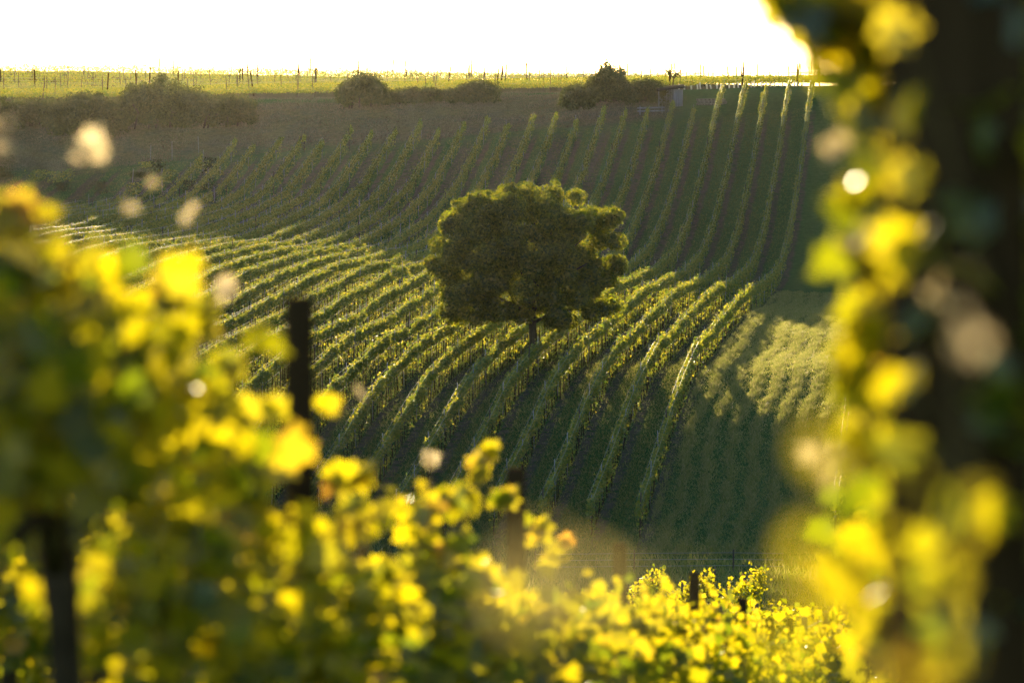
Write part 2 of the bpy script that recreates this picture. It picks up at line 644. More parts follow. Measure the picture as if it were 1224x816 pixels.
# ------------------------------------------------------------------ vine rows across the plateau
M_TUBE = leaf_material("pale_grow_tube", [(0, (.7, .68, .6)), (1, (.8, .78, .7))], [(0, (.75, .72, .62)), (1, (.85, .82, .72))], .6, .1, .3)
g = Geo()
g.tube([(0, 0, 0), (0, 0, .35), (0, 0, .7)], [.10, .10, .11], 6, cap=False)
TUBE = g.mesh("grow_tube", M_TUBE)
D = 445.0
i = 0
while D < 545:
    r = np.random.default_rng(300 + i)
    half = 0.145 * D
    x0, x1 = -half, half
    sl = r.uniform(-.01, .01)
    base = (0, D, gz(0, D))
    where = ("nearest the plateau edge" if i == 0 else f"{ORD[i]} back from the plateau edge")
    root = empty("vine_row", base, f"sunlit yellow-green vine row along the hilltop, {where}", "vine row", "vine rows across the hilltop plateau")
    B = np.array(base)
    lower = 1.25 if i < 2 else 1.35
    nn = int((x1 - x0) * (110 if i < 3 else 60))
    xx = r.uniform(x0, x1, nn)
    c = clump_noise(xx, r, 6) * 2
    v = r.beta(2, 1.8, nn)
    zz = .45 + (lower + .2 * c - .45) * v
    dd = D + sl * xx + r.normal(0, .2, nn)
    P = np.stack([xx, dd, ground(xx, dd) + zz], 1) - B
    V, T = quad_leaves(P, r.uniform(.12, .2, nn), r)
    link("foliage", mesh("foliage", V, T, M_VINE), root)
    if i == 0:
        for tx in np.arange(at(812, D), at(975, D), .62)[:100]:
            tx += r.normal(0, .12)
            tb = link("grow_tube", TUBE, root, (tx - B[0], -.12, gz(tx, D) - B[2]))
            tb.rotation_euler = (r.normal(0, .08), r.normal(0, .12), 0)
            tb.scale = (1, 1, r.uniform(.7, 1.15))
    for hz_ in (1.0, 1.7):
        g = Geo()
        wx = np.arange(x0, x1 + 1, 8.0)
        wd = D + sl * wx
        g.tube(np.stack([wx, wd, ground(wx, wd) + hz_], 1) - B, .009, 4, cap=False)
        link("wire", g.mesh("wire", M_WIRE), root)
    step = 7.3
    for px in np.arange(x0 + r.uniform(0, step), x1, step):
        px += r.normal(0, .3)
        pd = D + sl * px
        p = link("post", POST_TALL if r.uniform() < .2 else POST_THIN, root, (px - B[0], pd - B[1], gz(px, pd) - B[2]))
        p.rotation_euler = (r.normal(0, .04), r.normal(0, .06), 0)
        p.scale = (1, 1, r.uniform(.85, 1.05))
    D += 4.2 if i < 6 else 7.5
    i += 1


# ------------------------------------------------------------------ trees and bushes
def crown(r, centres, radii, per, size, squash=.8):
    C = np.repeat(centres, per, axis=0)
    R = np.repeat(radii, per)
    off = rand_dirs(len(C), r) * (r.uniform(0, 1, len(C)) ** .45)[:, None]
    off[:, 2] *= squash
    P = C + off * R[:, None]
    nrm = off + rand_dirs(len(C), r) * .6 + np.array([0, 0, .4])
    nrm /= np.linalg.norm(nrm, axis=1)[:, None]
    return quad_leaves(P, r.uniform(.7, 1.35, len(P)) * size, r, nrm)


# the lone walnut in the middle of the field
tD = 243.0
tX = at(637, tD)
tz = gz(tX, tD)
tree = empty("walnut_tree", (tX, tD, tz), "lone round-crowned dark tree standing amid the vine rows", "tree")
r = np.random.default_rng(11)
cx, cw, z0, z1 = at(633, tD) - tX, 6.95, 2.2, 11.6
cent, rad = [], []
while len(cent) < 260:
    p = r.uniform(-1, 1, 3)
    h = (p[2] + 1) / 2
    lim = np.interp(h, [0, .12, .38, .62, .82, .95, 1], [.76, .93, 1.0, .98, .88, .75, .55])
    q = math.hypot(p[0], p[1])
    if q > lim:
        continue
    shell = max(q / lim, abs(p[2]))
    if shell < .5 and r.uniform() > .35:
        continue
    hz_ = z0 + .6 + (z1 - z0 - 1.2) * h
    if h < .2 and q < .25:
        continue
    cent.append((cx + p[0] * (cw - .7), p[1] * (cw - .7), hz_))
    rad.append(r.uniform(.62, 1.0))
for _ in range(170):                      # leafy sprigs that roughen the outline
    c = cent[int(r.integers(260))]
    v = np.array(c) - np.array([cx, 0, 6.2])
    v /= np.linalg.norm(v)
    cent.append(tuple(np.array(c) + v * r.uniform(.35, .75) + r.normal(0, .22, 3)))
    rad.append(r.uniform(.18, .42))
cnt = np.array([430] * 260 + [50] * 170)
V, T = crown(r, np.array(cent), np.array(rad), cnt, .165)
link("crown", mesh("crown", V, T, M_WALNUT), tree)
g = Geo()
g.tube([(0, 0, -.4), (0, 0, .1), (.03, 0, .9), (.0, .05, 1.9), (-.05, 0, 3.0), (0, 0, 4.6), (.1, 0, 6.6), (.1, .1, 9.0)],
       [.42, .33, .27, .25, .24, .2, .13, .05], 10)
link("trunk", g.mesh("trunk", M_TRUNK, True), tree)
for kk in range(11):
    th = kk * 2.4
    h0 = 2.7 + .25 * kk
    ln = 4.6 - .12 * kk
    g = Geo()
    e = np.array([math.cos(th) * ln, math.sin(th) * ln, 1.2 + .35 * kk * .8])
    p0 = np.array([0, 0, h0])
    g.tube([p0, p0 + e * .3 + [0, 0, .25], p0 + e * .65 + [0, 0, .2], p0 + e], [.14, .10, .065, .025], 6)
    link("limb", g.mesh("limb", M_TRUNK, True), tree)


def bush(px0, px1, ytop, ybot, D, label, seed, cat="bush", name="bush", group="bushes along the top of the bank", depth=None,
         lumps_=None, mat=M_BUSH, size=.21, stems=5, flat=.0, dens=230):
    r = np.random.default_rng(seed)
    xc = at((px0 + px1) / 2, D)
    wd = (px1 - px0) / F * D / 2
    zb = gz(xc, D)
    zt = zy(D, ytop)
    zbot = min(zb, zy(D, ybot))
    H = max(zt - zb, 1.0)
    depth = depth or min(wd, 3.0)
    root = empty(name, (xc, D, zb), label, cat, group)
    nl = lumps_ or int(26 + wd * H * 2.6)
    cent, rad = [], []
    for _ in range(nl):
        p = np.array([r.uniform(-1, 1), r.uniform(-1, 1), 0])
        h = r.uniform(0, 1) ** .55
        env = np.interp(abs(p[0]), [0, .5, .85, 1], [1, 1 - .22 * (1 - flat), .70 + .25 * flat, .42 + .45 * flat]) * r.uniform(.82, 1.04)
        rr = r.uniform(.6, 1.25) * min(1.0, H / 4 + .35)
        cent.append((p[0] * (wd - rr * .6), p[1] * depth, max(rr * .3, h * env * (H - rr * .7))))
        rad.append(rr)
    V, T = crown(r, np.array(cent), np.array(rad), dens, size, .95)
    link("crown" if name.endswith("tree") else "foliage", mesh("foliage", V, T, mat), root)
    for s_ in range(stems):
        c = cent[int(r.integers(nl))]
        x = r.uniform(-.6, .6) * wd
        g = Geo()
        g.tube([(x, -.3, -.3), (x * .9 + .1, 0, H * .25), ((x + c[0]) / 2, c[1] * .5, H * .5), (c[0], c[1], max(c[2], H * .55))],
               [.10, .075, .05, .02], 5)
        link("stem", g.mesh("stem", M_TRUNK), root)
    return root


bush(55, 155, 106, 160, 428, "low wide dark bush at the left end of the bank", 21, flat=.6)
bush(138, 250, 84, 160, 429, "tall peaked dark bush on the bank, highest of the left thicket", 22, flat=.1)
bush(220, 307, 108, 160, 428, "rounded dark bush at the right end of the left thicket", 23, flat=.7)
bush(-30, 78, 112, 152, 431, "low hazy bush at the far left edge of the bank", 24, flat=.6)
bush(400, 464, 82, 140, 433, "loose bushy shrub with sunlit top, left of the clipped hedge", 25, flat=.2, size=.24, dens=190)
bush(455, 560, 104, 134, 434, "long low clipped hedge along the middle of the bank", 26, cat="hedge", name="hedge", flat=.95, depth=1.4)
bush(545, 597, 96, 136, 434, "rounded taller block of bush at the right end of the hedge", 27, flat=.9, depth=1.6)
bush(668, 712, 98, 135, 426, "low dark bush left of the slim hilltop tree", 28, flat=.5)
t1 = bush(698, 752, 69, 135, 428, "dark pointed tree rising above the skyline between two bushes", 29, cat="tree", name="tree", group="trees on the hilltop", flat=0, dens=210)
bush(738, 800, 90, 132, 427, "straggling dark bush with pale stems beside the shed", 30, flat=.3, stems=8)
# hilltop tree behind the right-hand leaves
r = np.random.default_rng(31)
D = 446.0
X = at(1020, D)
zb = gz(X, D)
t2 = empty("tree", (X, D, zb), "yellow-green hilltop tree half hidden behind blurred leaves at right", "tree", "trees on the hilltop")
cent = np.array([rand_dirs(1, r)[0] * r.uniform(.5, 1) * np.array([5.2, 3.5, 3.0]) + np.array([0, 0, 5.4]) for _ in range(60)])
V, T = crown(r, cent, r.uniform(.7, 1.2, 60), 150, .32, .9)
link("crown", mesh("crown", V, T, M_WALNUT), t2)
g = Geo()
g.tube([(0, 0, -.3), (.1, 0, 1.5), (-.1, 0, 3), (0, 0, 5), (.3, 0, 7)], [.3, .22, .18, .12, .04], 8)
link("trunk", g.mesh("trunk", M_TRUNK, True), t2)

# small bare tree on the skyline
D = 440.0
X = at(804, D)
zb = gz(X, D)
t3 = empty("small_tree", (X, D, zb), "small sparse twiggy tree on the skyline above the shed", "tree", "trees on the hilltop")
g = Geo()
g.tube([(0, 0, -.3), (0, 0, .8), (.1, 0, 1.5)], [.1, .08, .06], 6)
link("trunk", g.mesh("trunk", M_TRUNK), t3)
cp = []
for kk in range(12):
    th = r.uniform(0, 6.28)
    ln = r.uniform(.8, 1.5)
    e = np.array([math.cos(th) * ln * .8, math.sin(th) * ln * .5, r.uniform(.3, 1.2)])
    p0 = np.array([.1, 0, 1.3])
    g = Geo()
    g.tube([p0, p0 + e * .5 + [0, 0, .12], p0 + e], [.04, .028, .012], 4)
    link("limb", g.mesh("limb", M_TRUNK), t3)
    cp += [p0 + e * r.uniform(.6, 1.1) + r.normal(0, .12, 3) for _ in range(14)]
V, T = quad_leaves(np.array(cp), .2, r)
link("crown", mesh("crown", V, T, M_BUSH), t3)

# ------------------------------------------------------------------ shed, low wall and log barrier by the bank
D = 423.5
X = at(801, D)
zb = gz(X, D)
shed = empty("shed", (X, D, zb), "small grey plank shed with dark open front, by the bank bushes", "shed")
W_, H_, DP = 2.6, 1.75, 2.2
g = Geo()
for k_ in range(9):
    g.box((W_ / 2, -DP / 2 + .12 + k_ * .245, H_ / 2 - .2), (.05, .235, H_ + .35))
link("side_wall", g.mesh("side_wall", M_PLANK), shed)
g = Geo()
for k_ in range(9):
    g.box((-W_ / 2, -DP / 2 + .12 + k_ * .245, H_ / 2 - .2), (.05, .235, H_ + .35))
link("side_wall", g.mesh("side_wall", M_PLANK), shed)
g = Geo()
for k_ in range(10):
    g.box((-W_ / 2 + .16 + k_ * .25, DP / 2, H_ / 2 - .2), (.24, .05, H_ + .35))
link("back_wall", g.mesh("back_wall", M_PLANK), shed)
g = Geo()
for k_ in range(4):
    g.box((W_ / 2 - .14 - k_ * .25, -DP / 2 - .03, H_ / 2 - .2), (.24, .05, H_ + .2))
link("front_boards", g.mesh("front_boards", M_PLANK), shed)
g = Geo()
g.box((0, 0, 0), (W_ + .5, DP + .6, .09))
ro = link("roof", g.mesh("roof", M_ROOF), shed, (0, 0, H_ + .16))
ro.rotation_euler = (math.radians(6), math.radians(-7), 0)

D = 421.5
g = Geo()
q = random.Random(3)
x = 0
for row in range(3):
    x = -1.5 + (row % 2) * .12
    while x < 1.5:
        l_ = q.uniform(.25, .5)
        g.box((x + l_ / 2, q.uniform(-.04, .04), .12 + row * .24), (l_ - .02, .36, .22), q.uniform(-.05, .05), .93)
        x += l_
X = at(848, D)
tag(link("stone_wall", g.mesh("stone_wall", M_STONE), None, (X, D, gz(X, D))), "short low dry stone wall to the right of the shed", "wall")
D = 419.0
X = at(778, D)
lb = empty("log_barrier", (X, D, gz(X, D)), "low pale log barrier below the straggling bush left of the shed", "barrier")
for k_ in range(2):
    g = Geo()
    g.tube([(-1.5, 0, .35 + k_ * .35), (0, .02, .38 + k_ * .35), (1.5, 0, .42 + k_ * .35)], .09, 7)
    link("log", g.mesh("log", M_PLANK), lb)
for k_ in (-1.2, 1.2):
    g = Geo()
    g.tube([(k_, .15, -.2), (k_, .15, .95)], .06, 6)
    link("post", g.mesh("post", M_PLANK), lb)

# loose posts and weeds in the rough corner at left
for k_, (px, D, lab) in enumerate([(238, 418, "leaning thin grey stake below the right end of the left thicket"), (206, 417, "thin grey stake in the weeds below the peaked bush"),
                                   (180, 416, "short thin stake among weeds below the left thicket"), (158, 404, "stake in the weedy corner, nearest the low wide bush")]):
    X = at(px, D)
    p = link("stake", POST_STEEL, None, (X, D, gz(X, D)))
    p.rotation_euler = (.03 * k_, .04 * (k_ - 1), 0)
    tag(p, lab, "stake", "loose stakes in the weedy corner")
r = np.random.default_rng(41)
spots = [(q_.uniform(-10, 262), q_.uniform(362, 414), q_.uniform(.5, 1.5)) for q_ in [random.Random(5)] for _ in range(34)] + [(128, 380, 1.5), (170, 392, 1.7), (205, 405, 1.5), (225, 400, 1.3), (100, 372, 1.3), (190, 410, 1.6), (60, 392, 1.4), (150, 365, 1.1), (80, 410, 1.4), (250, 411, 1.2), (30, 376, 1.2), (120, 402, 1.4)]
for k_, (px, D, hh) in enumerate(spots):
    X = at(px, D)
    n_ = 160
    P = r.normal(0, 1, (n_, 3)) * np.array([.45, .45, .0]) + np.stack([np.zeros(n_), np.zeros(n_), r.uniform(.1, hh, n_)], 1)
    V, T = quad_leaves(P, r.uniform(.14, .26, n_), r)
    bz = empty("scrub_plant", (X, D, gz(X, D)), "ragged knee to head high scrub plant growing in the weedy slope at left", "plant", "scrub plants in the weedy corner")
    link("foliage", mesh("foliage", V, T, M_BUSH if k_ % 2 else M_VINE), bz)

# low wire fence along the foot of the field
D = 177.0
xa, xb = at(640, D), at(985, D)
base = (xa, D, gz(xa, D))
fe = empty("wire_fence", base, "low wire fence with short posts along the foot of the field in the valley", "fence")
fx = np.arange(xa, xb + .1, 2.3)
for hz_ in (.35, .65, .95):
    g = Geo()
    g.tube(np.stack([fx - xa, 0 * fx, ground(fx, 0 * fx + D) + hz_ - base[2]], 1), .014, 4, cap=False)
    link("wire", g.mesh("wire", M_WIRE), fe)
FPOST = post_mesh(1.1, .045, M_POST)
for x_ in fx[::2]:
    link("post", FPOST, fe, (x_ - xa, 0, gz(x_, D) - base[2]))

# ------------------------------------------------------------------ grass and weeds
def blades(P, h, r, wd=.035, lean=.45):
    n = len(P)
    th = r.uniform(0, 6.28, n)
    e = np.stack([np.cos(th), np.sin(th), np.zeros(n)], 1)
    ln = np.stack([r.normal(0, lean, n), r.normal(0, lean, n), np.ones(n)], 1) * np.broadcast_to(h, (n,))[:, None]
    V = np.empty((n, 3, 3))
    V[:, 0] = P - e * wd
    V[:, 1] = P + e * wd
    V[:, 2] = P + ln
    return V.reshape(-1, 3), np.arange(3 * n).reshape(n, 3)


r = np.random.default_rng(51)
# sunlit grass strip right of the vines: tussocks in drawn-out lines
parts_v, parts_t, off = [], [], 0


def add_blades(P, h, wd, lean=.5):
    global off
    V, T = blades(P, h, r, wd, lean)
    parts_v.append(V)
    parts_t.append(T + off)
    off += len(V)


n_ = 420000
d = r.uniform(190, 335, n_)
s_ = r.uniform(.12, 3.95, n_)
wob = s_ + .10 * np.sin(d * .21) + .04 * np.sin(d * .9) + r.normal(0, .03, n_)
ridge = np.abs((wob * 2.0) % 1 - .5) * 2       # 0..1 across each line
clump = .5 + .5 * np.sin(d * .33 + s_ * 9) * np.sin(d * .11 + s_ * 4)
keep = r.uniform(0, 1, n_) < (.30 + .70 * np.clip(ridge * 2.0 - .8, 0, 1)) * (.85 + .15 * clump)
d, s_, ridge, clump = d[keep], s_[keep], ridge[keep], clump[keep]
X = X00 + SP * s_ + A * d
add_blades(np.stack([X, d, ground(X, d) - .02], 1), r.uniform(.10, .26, len(d)) * (.85 + .2 * clump) * (.5 + .7 * ridge), .024, .7)
M_STRIP = leaf_material("mown_grass_blade", [(0, (.06, .10, .025)), (.6, (.11, .14, .04)), (1, (.28, .25, .12))],
                        [(0, (.30, .36, .05)), (.6, (.52, .50, .10)), (1, (.70, .58, .25))], 0.5, 0.05, 0.4)
tag(link("grass_strip", mesh("grass_strip", np.vstack(parts_v), np.vstack(parts_t), M_STRIP)), "striped pale green grass strip to the right of the vine rows", "grass", kind="stuff")
# short turf between the rows
parts_v, parts_t, off = [], [], 0
for n_, dlo, dhi in ((620000, 190, 315), (220000, 315, 415)):
    d = r.uniform(dlo, dhi, n_)
    X = r.uniform(-.14, .10, n_) * d
    s_ = (X - A * d - X00) / SP
    fr = s_ % 1
    keep = (r.uniform(0, 1, n_) < np.where((fr > .03) & (fr < .26) & (s_ < .6), .2, 1)) & (d < 418) & ((s_ < .15) | (s_ > 3.9))
    d, X = d[keep], X[keep]
    add_blades(np.stack([X, d, ground(X, d) - .02], 1), r.uniform(.06, .20, len(d)), .024, .7)
tag(link("grass", mesh("grass", np.vstack(parts_v), np.vstack(parts_t), M_GRASS)), "short green grass and weeds between the vine rows", "grass", kind="stuff")
# rank weeds in the valley bottom and straw on the bank
parts_v, parts_t, off = [], [], 0
n_ = 45000
d = r.uniform(150, 193, n_)
X = r.uniform(-.17, .19, n_) * d
c = np.sin(X * .7 + d * .3) * np.sin(d * .9)
add_blades(np.stack([X, d, ground(X, d) - .02], 1), r.uniform(.15, .5, n_) * (1 + .5 * c), .03)
tag(link("weeds", mesh("weeds", np.vstack(parts_v), np.vstack(parts_t), M_GRASS)), "rank weeds in the valley bottom below the vine rows", "weeds", kind="stuff")
parts_v, parts_t, off = [], [], 0
n_ = 60000
d = r.uniform(416, 443, n_)
X = r.uniform(-.14, .042, n_) * d
c = np.sin(X * .5 + d * .3) * np.sin(d * .6 - X * .3)
add_blades(np.stack([X, d, ground(X, d) - .02], 1), r.uniform(.06, .22, n_) * (1 + .6 * c), .04, .9)
tag(link("dry_grass", mesh("dry_grass", np.vstack(parts_v), np.vstack(parts_t), M_STRAW)), "dry straw-coloured grass covering the bank", "grass", kind="stuff")

# ------------------------------------------------------------------ the near slope: rows seen close by
SPN = 1.87
XN0 = 0.03


def near_xyz(j, D):
    X = XN0 - SPN * j + A * D
    return X, D, gz(X, D)


NEAR_END = 45.0
for j in range(1, 14):
    d0, d1 = (NEAR_END + .6 if j < 9 else 80.0), (146.0 if j in (4, 5, 6) else 104.0 + 1.2 * math.sin(j * 1.9))
    X0 = XN0 - SPN * j
    r = np.random.default_rng(500 + j)
    base = near_xyz(j, d0)
    where = "nearest the right-hand foreground vines" if j == 1 else f"{ORD[j - 1]} from the right-hand foreground vines"
    root = empty("vine_row", base, f"vine row running down the near slope to the valley, {where}", "vine row", "vine rows down the near slope")
    B = np.array(base)
    d, X, hgt, s = row_foliage((d0, d1), X0, A, r, 95, .135, 1.72, .95, .15)
    V, T = quad_leaves(np.stack([X, d, ground(X, d) + hgt], 1) - B, s, r)
    link("foliage", mesh("foliage", V, T, M_VINE_NEAR), root)
    for hz_ in (1.0, 1.5, 1.85):
        me = wire_mesh("wire", d0, d1, X0, A, hz_, rad=.004)
        me.transform(__import__("mathutils").Matrix.Translation(-Vector(base)))
        link("wire", me, root)
    for dd in np.arange(d1 - .3, d0, -5.35):
        x, y, z = near_xyz(j, dd)
        p = link("post", POST_WOOD, root, (x - B[0], y - B[1], z - B[2]))
        p.rotation_euler = (r.normal(0, .03), r.normal(0, .03), 0)
    for dd in np.arange(d0 + .4, d1, 1.05)[:100]:
        x, y, z = near_xyz(j, dd)
        link("stem", STEMS[int(r.integers(5))], root, (x - B[0], y - B[1], z - B[2]), r.uniform(0, 6.28))


# single vines, each with trunk, canes and leaves
def vine_meshes(seed, n_leaf=300, shoots=6, top=1.78, low=1.12, shoot_top=2.1, wid=.16, arch=.22, lf=1.0, face=.75):
    r = np.random.default_rng(seed)
    q = random.Random(seed)
    # gnarled trunk with two cordon arms
    g = Geo()
    pts, x, y = [(0, 0, -.15), (0, 0, .1)], 0, 0
    for k in range(1, 8):
        x += q.uniform(-.03, .03)
        y += q.uniform(-.035, .035)
        pts.append((x, y, .1 + 1.08 * k / 7))
    g.tube(pts, [.06, .048] + [.036 + q.uniform(-.005, .008) for _ in range(6)] + [.045], 8)
    hx, hy, hzz = pts[-1]
    for sgn in (-1, 1):
        g.tube([(hx, hy, hzz - .04), (hx * .5, hy + sgn * .15, hzz + .07), (0, hy + sgn * .35, hzz + .1), (0, hy + sgn * .55, hzz + .08)],
               [.034, .026, .02, .013], 6)
    trunk = g.mesh("trunk", M_BARK, True)
    g = Geo()
    P, Sz = [], []
    for k in range(shoots):
        y0 = q.uniform(-.55, .55)
        x0 = q.uniform(-.06, .06)
        tt = q.uniform(top - .05, shoot_top)
        bx, by = q.uniform(-arch, arch), q.uniform(-.25, .25)
        pl = [np.array([x0 + bx * u * u, y0 + by * u * u, 1.22 + (tt - 1.22) * u - .1 * u ** 3 * abs(bx) * 4]) for u in np.linspace(0, 1, 7)]
        g.tube(pl, np.linspace(.006, .002, 7), 4)
        m_ = int((tt - 1.2) / .055)
        for t in range(m_):
            u = (t + .5) / m_
            c = np.array([np.interp(u, np.linspace(0, 1, 7), [p[ax] for p in pl]) for ax in range(3)])
            th = q.uniform(0, 6.28)
            P.append(c + np.array([math.cos(th), math.sin(th), q.uniform(-.4, .2)]) * q.uniform(.04, .09) * (1.15 - .5 * u))
            Sz.append(q.uniform(.10, .145) * (1.0 if u < .7 else 1.0 - 1.5 * (u - .7)))
    canes = g.mesh("canes", M_CANE)
    c = r.normal(0, 1, (n_leaf, 3))
    y = r.uniform(-.62, .62, n_leaf)
    v = r.beta(1.7, 1.6, n_leaf)
    z = low + (top - low) * v + .07 * np.sin(y * 9 + seed)
    x = r.normal(0, wid, n_leaf) * (1.15 - .5 * v)
    P = np.vstack([np.array(P), np.stack([x, y, z], 1)])
    Sz = np.concatenate([np.array(Sz), r.uniform(.095, .15, n_leaf)])
    Sz = Sz * lf
    nrm = rand_dirs(len(P), r) * .75 + np.array([0, -face, .3]) * r.choice([-1, 1], (len(P), 1))
    nrm /= np.linalg.norm(nrm, axis=1)[:, None]
    V, T = lobed_leaves(P, Sz, r, nrm)
    return trunk, canes, mesh("foliage", V, T, M_VINE_NEAR)


VAR = [vine_meshes(600 + k, 300, 6, 1.62, 1.12, 1.96, .16, .2, .84) for k in range(7)]
VAR_HIGH = [vine_meshes(650 + k, 360, 7, 1.62, 1.28, 1.86, .15, .10, .72) for k in range(4)]
VAR_LOW = [vine_meshes(680 + k, 340, 2, 1.55, 1.08, 1.62, .11, .06, .72) for k in range(3)]
VAR_TALL = [vine_meshes(700 + k, 470, 12, 2.25, .95, 2.6, .085, .12, .74, .1) for k in range(4)]
FG = "grapevines in the rows just below the camera"


def grapevine(j, D, meshes, label, scale=1.0, rz=0.0, dx=0.0):
    x, y, z = near_xyz(j, D)
    root = empty("grapevine", (x + dx, y, z), label, "grapevine", FG, -math.atan(A) + rz)
    tr, ca, fo = meshes
    link("trunk", tr, root)
    link("canes", ca, root)
    link("foliage", fo, root)
    root.scale = (1, 1, scale)
    return root


ROWN = {0: "right foreground row", 1: "left foreground row", 2: "second row from the left foreground",
        3: "third row from the left foreground", 4: "fourth row from the left foreground", 5: "fifth row from the left foreground",
        6: "sixth row from the left foreground"}
START = {0: 5.95, 1: 6.9, 2: 13.0, 3: 19.0, 4: 25.0, 5: 31.0, 6: 37.0}
q = random.Random(77)
vines = {j: [] for j in range(7)}
vobj = {j: [] for j in range(7)}
for j in range(0, 7):
    k = 0
    D = START[j]
    end = 32.0 if j == 0 else NEAR_END
    while D < end:
        sc = q.uniform(.95, 1.05)
        if j == 1:
            sc *= float(np.interp(D, [7, 8.6, 9.6, 10.6, 12, 13.5, 16, 20, 30], [1.02, 1.0, .91, .82, .80, .86, .86, .91, .97]))
        gap = j == 1 and 8.75 < D < 12.1
        if gap:
            sc *= .92
        if True:
            vines[j].append((D, sc)); vobj[j].append(0)
            vobj[j][-1] = grapevine(j, D, VAR_TALL[k % 4] if (j == 0 and D < 9) else VAR_LOW[k % 3] if gap else VAR_HIGH[k % 4] if (j == 1 and D < 12.6) else VAR[q.randrange(7)],
                      f"backlit yellow-leaved grapevine, {ORD[k]} from the near end of the {ROWN[j]}",
                      sc, math.pi if q.random() < .5 else 0, .05 if j == 0 and D < 12 else 0)
            k += 1
        D += q.uniform(.98, 1.1)
    # trellis of the same row
    d0, d1 = (5.2 if j == 0 else START[j] - .8), end + .3
    X0 = XN0 - SPN * j
    base = near_xyz(j, d0)
    B = np.array(base)
    tr = empty("trellis", base, f"wooden post and wire trellis of the {ROWN[j]}", "trellis", "post and wire trellises of the near rows")
    ph = {0: 5.5, 1: 10.7}.get(j, 10.7 + .9 * j)
    dd = ph
    while dd - 5.35 > d0:
        dd -= 5.35
    while dd < d1:
        x, y, z = near_xyz(j, dd)
        end_post = j == 0 and dd < 6
        p = link("post", POST_END if end_post else POST_NEAR, tr, (x - B[0], y - B[1], z - B[2]))
        p.rotation_euler = (q.gauss(0, .01), q.gauss(0, .01), 0)
        dd += 5.35
    for hz_ in (1.2, 1.5, 1.8):
        me = wire_mesh("wire", d0, d1, X0, A, hz_, step=2.6, rad=.0012, mat=M_DARKPOST)
        me.transform(__import__("mathutils").Matrix.Translation(-Vector(base)))
        link("wire", me, tr)

# ------------------------------------------------------------------ long shoots that stand out of the near vines
def wxyz(px, py, D):
    return np.array([at(px, D), D, zy(D, py)])


SHOOTS = [  # row, column and row of the photograph, spread, leaves, leaf size, material
    (1, 30, 254, 4, 1, .10, 'g'), (1, 51, 257, 4, 1, .10, 'g'), (1, 39, 286, 4, 1, .11, 'g'), (1, 8, 262, 10, 5, .12, 'g'), (1, 62, 322, 14, 6, .12, 'g'),
    (1, 12, 310, 16, 9, .13, 'g'), (1, 100, 330, 16, 8, .13, 'g'), (1, 150, 375, 22, 9, .13, 'g'), (1, 208, 325, 6, 3, .11, 'g'), (1, 205, 358, 12, 6, .12, 'g'),
    (1, 236, 385, 16, 8, .13, 'g'), (1, 318, 492, 6, 4, .11, 'g'), (1, 272, 440, 8, 5, .12, 'g'), (1, 300, 548, 14, 8, .12, 'g'), (1, 272, 505, 18, 12, .12, 'g'), (1, 270, 560, 22, 14, .12, 'g'), (1, 250, 470, 18, 10, .12, 'g'),
    (1, 392, 492, 8, 2, .09, 'g'), (1, 425, 565, 18, 7, .13, 'g'), (1, 440, 620, 18, 9, .13, 'g'), (1, 410, 640, 20, 8, .13, 'g'),
    (1, 580, 538, 5, 4, .10, 'g'), (1, 572, 562, 8, 6, .11, 'g'), (1, 545, 600, 16, 9, .12, 'g'), (1, 505, 612, 12, 6, .12, 'g'), (1, 600, 600, 12, 6, .12, 'g'),
    (1, 640, 640, 14, 7, .12, 'g'), (1, 665, 655, 14, 7, .12, 'g'),
    (1, 30, 112, 7, 1, .034, 'd'), (1, 14, 168, 8, 2, .03, 'd'), (1, 112, 170, 5, 2, .06, 'd'), (1, 93, 188, 3, 1, .026, 'd'), (1, 64, 203, 4, 1, .026, 'd'),
    (1, 4, 140, 6, 2, .03, 'd'), (1, 182, 222, 3, 1, .03, 'd'), (1, 224, 246, 7, 2, .035, 'd'), (1, 265, 348, 7, 3, .06, 'd'), (1, 150, 245, 10, 2, .028, 'd'),
    (1, 433, 467, 3, 1, .06, 'd'), (1, 515, 540, 6, 2, .06, 'd'),
    (0, 925, 8, 20, 12, .12, 'g'), (0, 975, 22, 30, 20, .12, 'g'), (0, 1040, 15, 36, 26, .12, 'g'), (0, 1080, 60, 36, 22, .12, 'g'), (0, 1015, 60, 26, 12, .12, 'g'),
    (0, 1022, 135, 18, 9, .12, 'g'), (0, 1045, 215, 30, 16, .13, 'g'), (0, 1005, 236, 9, 3, .11, 'g'), (0, 985, 172, 9, 3, .07, 'd'), (0, 1080, 70, 12, 3, .06, 'd'),
    (0, 1030, 310, 26, 12, .12, 'g'), (0, 1050, 400, 32, 18, .13, 'g'), (0, 1012, 462, 22, 9, .12, 'g'), (0, 1000, 290, 14, 3, .07, 'd'), (0, 1045, 540, 32, 16, .13, 'g'),
    (0, 1000, 690, 14, 6, .12, 'g'), (0, 1050, 650, 30, 12, .12, 'g'), (0, 1060, 740, 36, 16, .13, 'g'), (0, 990, 540, 18, 5, .07, 'd'), (0, 1095, 440, 16, 4, .07, 'd'),
    (0, 1068, 130, 10, 3, .10, 'g', 4.9), (0, 1074, 215, 14, 3, .10, 'g', 5.0), (0, 1066, 300, 12, 4, .10, 'g', 4.9), (0, 1112, 350, 6, 2, .08, 'd', 4.8),
    (0, 1072, 455, 12, 3, .10, 'g', 5.0), (0, 1080, 540, 10, 3, .10, 'g', 4.9), (0, 1132, 610, 16, 4, .10, 'g', 4.8), (0, 1110, 680, 14, 6, .10, 'g', 4.9),
    (0, 1130, 760, 18, 7, .10, 'g', 4.8), (0, 1070, 30, 14, 4, .10, 'g', 4.9),
]
per_vine = {}
